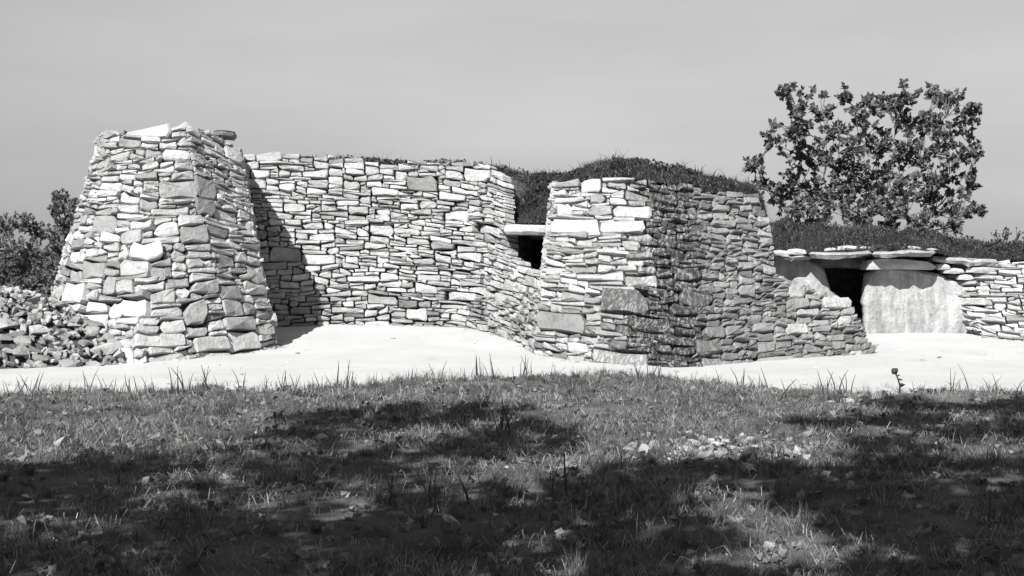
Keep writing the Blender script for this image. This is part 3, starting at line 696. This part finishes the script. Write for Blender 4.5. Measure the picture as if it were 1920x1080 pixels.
shade_tree('dense shade tree at the near side of the grass, to the east', (4.6, 1.2, 0), [(4.4, 1.4, 3.0), (3.6, 1.0, 3.2), (4.8, 2.6, 3.8)],
           [(2.7, 8.4, 1.05, 5.2), (2.5, 6.1, 1.1, 4.6), (4.2, 7.2, 1.4, 4.8), (4.1, 9.8, 1.3, 5.8), (3.0, 10.9, 0.7, 6.4), (5.6, 10.9, 1.5, 6.2), (4.6, 13.4, 1.0, 7.2), (6.0, 14.6, 1.2, 7.6), (7.4, 13.4, 1.4, 7.4), (6.6, 8.2, 1.6, 5.4), (3.9, 14.6, 0.6, 7.4), (2.2, 9.9, 0.7, 5.9), (3.3, 14.0, 0.6, 7.3), (1.95, 10.7, 0.45, 6.3), (2.0, 7.2, 0.55, 5.0), (3.2, 9.3, 0.8, 5.6), (3.3, 12.3, 0.6, 6.9), (5.2, 15.4, 0.7, 7.7), (4.4, 16.0, 0.6, 7.9), (6.2, 16.2, 0.8, 8.0), (5.4, 13.0, 0.9, 7.0), (2.3, 8.7, 0.55, 5.3), (1.9, 9.4, 0.45, 5.6), (2.6, 7.2, 0.6, 4.9)])

# ------------------------------------------------------------------ rubble
def hull_mesh(seed, npts=15):
    r = np.random.default_rng(seed); p = r.normal(0, 1, (npts, 3)); p /= np.linalg.norm(p, axis=1, keepdims=True); p *= r.uniform(0.8, 1.1, (npts, 1))
    p = np.sign(p) * np.abs(p) ** 0.75
    bm = bmesh.new(); vs_ = [bm.verts.new(q) for q in p]
    res = bmesh.ops.convex_hull(bm, input=vs_)
    bmesh.ops.delete(bm, geom=[g for g in res['geom_interior'] if isinstance(g, bmesh.types.BMVert)], context='VERTS')
    bmesh.ops.triangulate(bm, faces=bm.faces[:])
    bm.verts.ensure_lookup_table(); bm.verts.index_update()
    V = np.array([v.co[:] for v in bm.verts]); F = np.array([[v.index for v in f.verts] for f in bm.faces]); bm.free()
    return raw_mesh('stone', V, F, r.choice([0.6, 0.8, 1.0, 1.15, 1.3]), 0.0)
HULLS = [hull_mesh(100 + i) for i in range(26)]
def rock(name, parent, P, size, mat, flatness=0.6):
    me = random.choice(HULLS2 if mat is M_SCATTER else HULLS)
    o = link(name, me, mat, parent, Vector(P) - (parent.location if parent else Vector()))
    s_ = size / 2; o.scale = (s_ * random.uniform(0.85, 1.35), s_ * random.uniform(0.75, 1.1), s_ * flatness * random.uniform(0.7, 1.2))
    o.rotation_euler = (random.gauss(0, 0.35), random.gauss(0, 0.35), random.uniform(0, 6.28)); return o
for h_ in HULLS: h_.materials.append(M_RUBBLE)
HULLS2 = []
for h_ in HULLS:
    c_ = h_.copy(); c_.materials.clear(); c_.materials.append(M_SCATTER); HULLS2.append(c_)
heap_c = np.array([-9.7, 24.2])
def heap_h(X, Y):
    r_ = np.sqrt(((X - heap_c[0]) / 3.75) ** 2 + ((Y - heap_c[1]) / 2.4) ** 2)
    return 1.72 * np.clip(1 - r_, 0, 1) ** 0.95 * (0.85 + 0.3 * vnoise(X, Y, 0.9, 2))
heap = thing('rubble_heap', (heap_c[0], heap_c[1], 0), 'spread heap of broken grey stones piled against the foot of the bastion', 'rubble')
xs = np.arange(-13.6, -5.8, 0.12); ys = np.arange(21.6, 26.8, 0.12); Xh, Yh = np.meshgrid(xs, ys, indexing='ij')
Zh = np.where(heap_h(Xh, Yh) > 0.02, heap_h(Xh, Yh) - 0.14, -0.15) + gz(Xh, Yh)
link('rubble_core', raw_mesh('rubble_core', np.stack([Xh - heap_c[0], Yh - heap_c[1], Zh], -1).reshape(-1, 3), grid_tris(len(xs), len(ys))), M_CORE, heap)
placed = []
tries = 0
while len(placed) < 300 and tries < 30000:
    tries += 1
    X, Y = random.uniform(-10.6, -5.9), random.uniform(21.7, 25.4)
    h = float(heap_h(X, Y))
    if h < 0.03: continue
    z = float(gz(X, Y)) + h - 0.05; q = project(np.array([X, Y, z]))
    if q[0] < -110: continue
    sz = random.choice((0.11, 0.13, 0.15, 0.18, 0.22, 0.28, 0.36)) * random.uniform(0.85, 1.15)
    if any((X - a) ** 2 + (Y - c) ** 2 + (z - e) ** 2 < (0.36 * (sz + s2)) ** 2 for a, c, e, s2 in placed): continue
    placed.append((X, Y, z, sz)); rock('stone', heap, (X, Y, z), sz, M_RUBBLE, random.uniform(0.35, 0.75))
sv_, sf_, st_, k_ = [], [], [], 0
for _ in range(2200):
    X, Y = random.uniform(-12, -5.9), random.uniform(21.7, 26.4); h = float(heap_h(X, Y))
    if h < 0.01: continue
    me = random.choice(HULLS); V = np.empty(len(me.vertices) * 3, np.float32); me.vertices.foreach_get('co', V); V = V.reshape(-1, 3)
    F = np.array([q.vertices[:] for q in me.polygons]); a = random.uniform(0, 6.28); sz = random.uniform(0.03, 0.09)
    V = V * np.array([1.2, 0.9, 0.65]) * sz; V = np.stack([V[:, 0] * math.cos(a) - V[:, 2] * math.sin(a), V[:, 1], V[:, 0] * math.sin(a) + V[:, 2] * math.cos(a)], 1)
    sv_.append(V + np.array([X - heap_c[0], Y - heap_c[1], float(gz(X, Y)) + h - 0.07])); sf_.append(F + k_); k_ += len(V); st_ += [random.uniform(0.5, 1.3)] * len(V)
tag(link('small_stones', raw_mesh('small_stones', np.concatenate(sv_), np.concatenate(sf_), st_, 0.0), M_RUBBLE, heap), kind='stuff')
# stone scatter in the grass
scat = thing('stone_scatter', ground(1340, 865), 'scatter of small broken pale stones lying in the half-shaded grass', 'rubble')
done_ = 0; pts_ = []
while done_ < 180:
    px, py = random.gauss(1345, 95), random.gauss(858, 17)
    if not (1165 < px < 1520 and 822 < py < 900): continue
    g = ground(px, py); sz = float(np.clip(0.062 * math.exp(random.gauss(0, 0.45)), 0.03, 0.16))
    if any((g[0] - a) ** 2 + (g[1] - c) ** 2 < (0.45 * (sz + s2)) ** 2 for a, c, s2 in pts_): 
        done_ += 0.2; continue
    pts_.append((g[0], g[1], sz)); done_ += 1
    rock('stone', scat, (g[0], g[1], float(lawn_z(np.array(g[0]), np.array(g[1]))) + sz * 0.16), sz, M_SCATTER, 0.6)
for px, py, sz in [(1185, 872, 0.15), (1398, 882, 0.22), (1320, 880, 0.16), (1360, 892, 0.11), (1425, 890, 0.15), (1200, 845, 0.09)]:
    g = ground(px, py); rock('stone', scat, (g[0], g[1], float(lawn_z(np.array(g[0]), np.array(g[1]))) + sz * 0.18), sz, M_SCATTER, 0.6)
for px, py, sz in [(960, 876, 0.13), (925, 852, 0.11), (118, 845, 0.16), (545, 822, 0.13), (605, 832, 0.1), (845, 1000, 0.09), (1268, 752, 0.12), (1075, 925, 0.1), (1440, 1036, 0.08), (75, 830, 0.1), (1120, 868, 0.09), (305, 862, 0.09)]:
    g = ground(px, py)
    tag(rock('loose_stone', None, (g[0], g[1], float(lawn_z(np.array(g[0]), np.array(g[1]))) + sz * 0.2), sz, M_SCATTER, 0.7), 'small pale stone lying alone in the grass', 'stone', 'single stones in the grass')

# ------------------------------------------------------------------ grass
def lawn_blades(n, y0, y1, hmu, wmu):
    Y = y0 + (y1 - y0) * rng.random(n) ** 0.9
    X = (rng.random(n) * 2 - 1) * (0.37 * Y + 2.0)
    e = lawn_edge(X); k = Y < e + 0.1 + 0.2 * rng.random(n); X, Y = X[k], Y[k]
    d = fbm(X, Y, 1.3, 1, 4); k = rng.random(len(X)) < np.clip((d - 0.30) * 3.2, 0.12, 1); X, Y, d = X[k], Y[k], d[k]
    m_ = len(X)
    tall = fbm(X + 30, Y, 0.9, 3, 3)
    h = hmu * np.clip(0.35 + 2.6 * (tall - 0.33), 0.35, 2.0) * rng.uniform(0.4, 1.5, m_)
    lean = rng.uniform(0.1, 1.0, m_); tn = rng.uniform(0.55, 1.5, m_)
    dry = fbm(X, Y + 50, 1.7, 6, 3)
    straw = rng.random(m_) < np.clip((dry - 0.35) * 0.9, 0.04, 0.4)
    tn[straw] = rng.uniform(1.6, 3.2, straw.sum()); lean[straw] = rng.uniform(0.7, 1.35, straw.sum()); h[straw] *= 0.8
    P = np.stack([X, Y, lawn_z(X, Y) - 0.005], 1)
    return P, h, rng.uniform(0.6, 1.5, m_) * wmu * (0.7 + Y / 22), lean, tn
def on_lawn(n, y0=4.2, y1=22.0, over=0.0):
    Y = y0 + (y1 - y0) * rng.random(n) ** 0.8; X = (rng.random(n) * 2 - 1) * (0.37 * Y + 2.0)
    k = Y < lawn_edge(X) + 0.05 + over * rng.random(len(X)) ** 4; return X[k], Y[k]
parts = [lawn_blades(120000, 4.2, 11.5, 0.038, 0.0032), lawn_blades(170000, 11.0, 21.2, 0.04, 0.0042)]
P, h, wd, le, tn = [np.concatenate(q) for q in zip(*parts)]
blades('lawn_grass', P, h, wd, le, tn, M_GRASS)
# tussocks: blades leaning out of common roots
X, Y = on_lawn(9000, over=2.2); k = rng.random(len(X)) < np.clip((fbm(X, Y, 0.8, 2, 3) - 0.33) * 4, 0.08, 1); X, Y = X[k], Y[k]
cnt = rng.integers(8, 34, len(X)); size = np.clip(rng.lognormal(-2.5, 0.38, len(X)), 0.035, 0.2); ct = rng.uniform(0.4, 1.35, len(X)); ct[rng.random(len(X)) < 0.2] *= 2.2
id_ = np.repeat(np.arange(len(X)), cnt); N = len(id_); az = rng.uniform(0, 2 * np.pi, N); rr = np.abs(rng.normal(0, 0.28, N)) * size[id_]
px_, py_ = X[id_] + rr * np.cos(az), Y[id_] + rr * np.sin(az)
blades('tussock_grass', np.stack([px_, py_, lawn_z(px_, py_) - 0.005], 1), size[id_] * rng.uniform(0.45, 1.25, N), rng.uniform(0.0025, 0.0055, N) * (0.7 + py_ / 22), np.clip(rng.normal(0.5, 0.3, N), 0.05, 1.2), ct[id_] * rng.uniform(0.7, 1.4, N), M_GRASS, la=az + rng.normal(0, 0.5, N))
# dry straw lying about
X, Y = on_lawn(60000); k = rng.random(len(X)) < np.clip((fbm(X + 9, Y, 1.1, 4, 3) - 0.30) * 2.6, 0.05, 1); X, Y = X[k], Y[k]; N = len(X)
blades('straw_litter', np.stack([X, Y, lawn_z(X, Y) + rng.uniform(0.002, 0.03, N)], 1), rng.uniform(0.03, 0.13, N), rng.uniform(0.003, 0.006, N) * (0.7 + Y / 22), rng.uniform(1.25, 1.4, N), rng.uniform(1.4, 3.6, N), M_GRASS)
# low broad-leaved weeds and dead leaves
X, Y = on_lawn(2600); cnt = rng.integers(4, 12, len(X)); id_ = np.repeat(np.arange(len(X)), cnt); N = len(id_); az = rng.uniform(0, 6.28, N)
C = np.stack([X[id_] + rng.normal(0, 0.02, N), Y[id_] + rng.normal(0, 0.02, N), 0 * az], 1); C[:, 2] = lawn_z(C[:, 0], C[:, 1]) + rng.uniform(0, 0.03, N)
V, F, T = leaf_batch(C, np.stack([np.cos(az), np.sin(az), rng.uniform(0.1, 0.8, N)], 1), rng.uniform(0.025, 0.075, N), np.repeat(rng.uniform(0.6, 2.6, len(X)), cnt))
tag(link('low_weeds', raw_mesh('low_weeds', V, F, T), M_GRASS), kind='stuff')
# crumbs of stone in the turf and on the pale ground
def crumbs(name, X, Y, zf, s0, s1, mat):
    Vs, Fs, ts_, k = [], [], [], 0
    data = []
    for me in HULLS:
        V = np.empty(len(me.vertices) * 3, np.float32); me.vertices.foreach_get('co', V); data.append((V.reshape(-1, 3), np.array([q.vertices[:] for q in me.polygons])))
    Z = zf(X, Y)
    for x, y, z in zip(X, Y, Z):
        V, F = random.choice(data); sz = s0 * (s1 / s0) ** (random.random() ** 2.2); a = random.uniform(0, 6.28); c_, s_ = math.cos(a), math.sin(a)
        V = V * np.array([1.2, 0.9, 0.6]) * sz / 2; V = np.stack([V[:, 0] * c_ - V[:, 1] * s_, V[:, 0] * s_ + V[:, 1] * c_, V[:, 2]], 1)
        Vs.append(V + np.array([x, y, z + sz * 0.08])); Fs.append(F + k); k += len(V); ts_ += [random.uniform(0.6, 1.3)] * len(V)
    tag(link(name, raw_mesh(name, np.concatenate(Vs), np.concatenate(Fs), ts_, 0.0), mat), kind='stuff')
X, Y = on_lawn(1500); crumbs('turf_pebbles', X, Y, lawn_z, 0.012, 0.07, M_SCATTER)
X = rng.uniform(-10, 11, 900); Y = rng.uniform(18.5, 32, 900); k = Y > lawn_edge(X) + 0.1
X, Y = X[k], Y[k]; fp = np.concatenate([np.array([w_.S(u, 0.12) for u in np.arange(0.3, w_.L, 0.05)]) for w_ in (w1, w2, w3, w4)])
q = fp[rng.integers(0, len(fp), 900)] + np.abs(rng.normal(0, 0.22, (900, 1))) * np.array([0, -1, 0]) + rng.normal(0, 0.05, (900, 3))
crumbs('ground_pebbles', np.concatenate([X, q[:, 0]]), np.concatenate([Y, q[:, 1]]), lambda a, c: gz(a, c), 0.02, 0.12, M_STONE)

# tall tufts standing out against the pale ground
def blade_mesh(seed):
    r = np.random.default_rng(seed); t = np.linspace(0, 1, 6); ln = r.uniform(0.05, 0.55)
    Pn = np.stack([t ** 2 * ln + 0.03 * np.sin(4 * t + seed), 0 * t, t], 1)
    V, F = tube(Pn * 0.25, 0.0075 * (1 - t) + 0.0018, 4)
    return raw_mesh('blade', V, F, r.uniform(0.4, 1.0))
BLADES = [blade_mesh(300 + i) for i in range(9)]
for b_ in BLADES: b_.materials.append(M_GRASS)
EDGE_T = [20, 46, 100, 165, 218, 255, 285, 345, 410, 500, 560, 610, 665, 725, 742, 800, 845, 905, 985, 1090, 1160, 1190, 1225, 1300, 1345, 1440, 1560, 1628, 1720, 1800, 1860, 1905, 8, 62, 130, 190, 240, 320, 380, 450, 530, 585, 640, 690, 770, 825, 870, 945, 1040, 1130, 1260, 1400]
spots = [(x, float(np.interp(x, EDGE[:, 0], EDGE[:, 1])) + random.uniform(2, 9), 'thin tuft of tall grass standing at the rim of the pale ground') for x in EDGE_T]
spots += [(x, y, 'dark tuft of tall grass standing in the shorter turf') for x, y in [(1470, 765), (440, 860), (735, 815), (1130, 900), (1280, 780), (1880, 1020), (930, 830), (215, 860), (790, 960), (1060, 940)]]
for px, py, lab in spots:
    g = ground(px, py); X, Y = g[0], g[1]; n_ = random.choice((2, 3, 5, 6, 8, 10)); hh = random.uniform(0.6, 1.45)
    o = thing('grass_tuft', (X, Y, float(lawn_z(np.array(X), np.array(Y)))), lab, 'grass tuft', 'tall grass tufts at the rim' if 'rim' in lab else 'tall grass tufts in the turf')
    for _ in range(n_):
        b_ = link('blade', random.choice(BLADES), None, o, (random.gauss(0, 0.012 * n_), random.gauss(0, 0.012 * n_), -0.02))
        b_.rotation_euler = (random.gauss(0, 0.12), random.gauss(0, 0.12), random.uniform(0, 6.28)); q = hh * random.uniform(0.45, 1.1); b_.scale = (q, q, q)
g = ground(1686, 742); th = thing('thistle', (g[0], g[1], 0.02), 'dried thistle with one round dark head against the pale ground', 'thistle')
V, F = tube([(0, 0, -0.03), (0.01, 0, 0.1), (-0.02, 0, 0.2), (-0.05, 0, 0.26)], [0.012, 0.011, 0.009, 0.008], 6); link('stem', raw_mesh('stem', V, F, 0.5), M_SCRUB, th)
me = hull_mesh(777, 30); me.materials.append(M_SCRUB); o = link('flower_head', me, M_SCRUB, th, (-0.055, 0, 0.285)); o.scale = (0.045, 0.045, 0.045)
V, F, T = leaf_batch(np.array([[0.0, 0, 0.1], [-0.01, 0, 0.17], [-0.03, 0, 0.22]]), np.array([[1, 0, 0.3], [1, 0.2, 0.2], [1, 0, 0.5]]), np.array([0.08, 0.07, 0.05]), np.full(3, 0.6)); link('leaf', raw_mesh('leaf', V, F, T), M_SCRUB, th)
print('done')
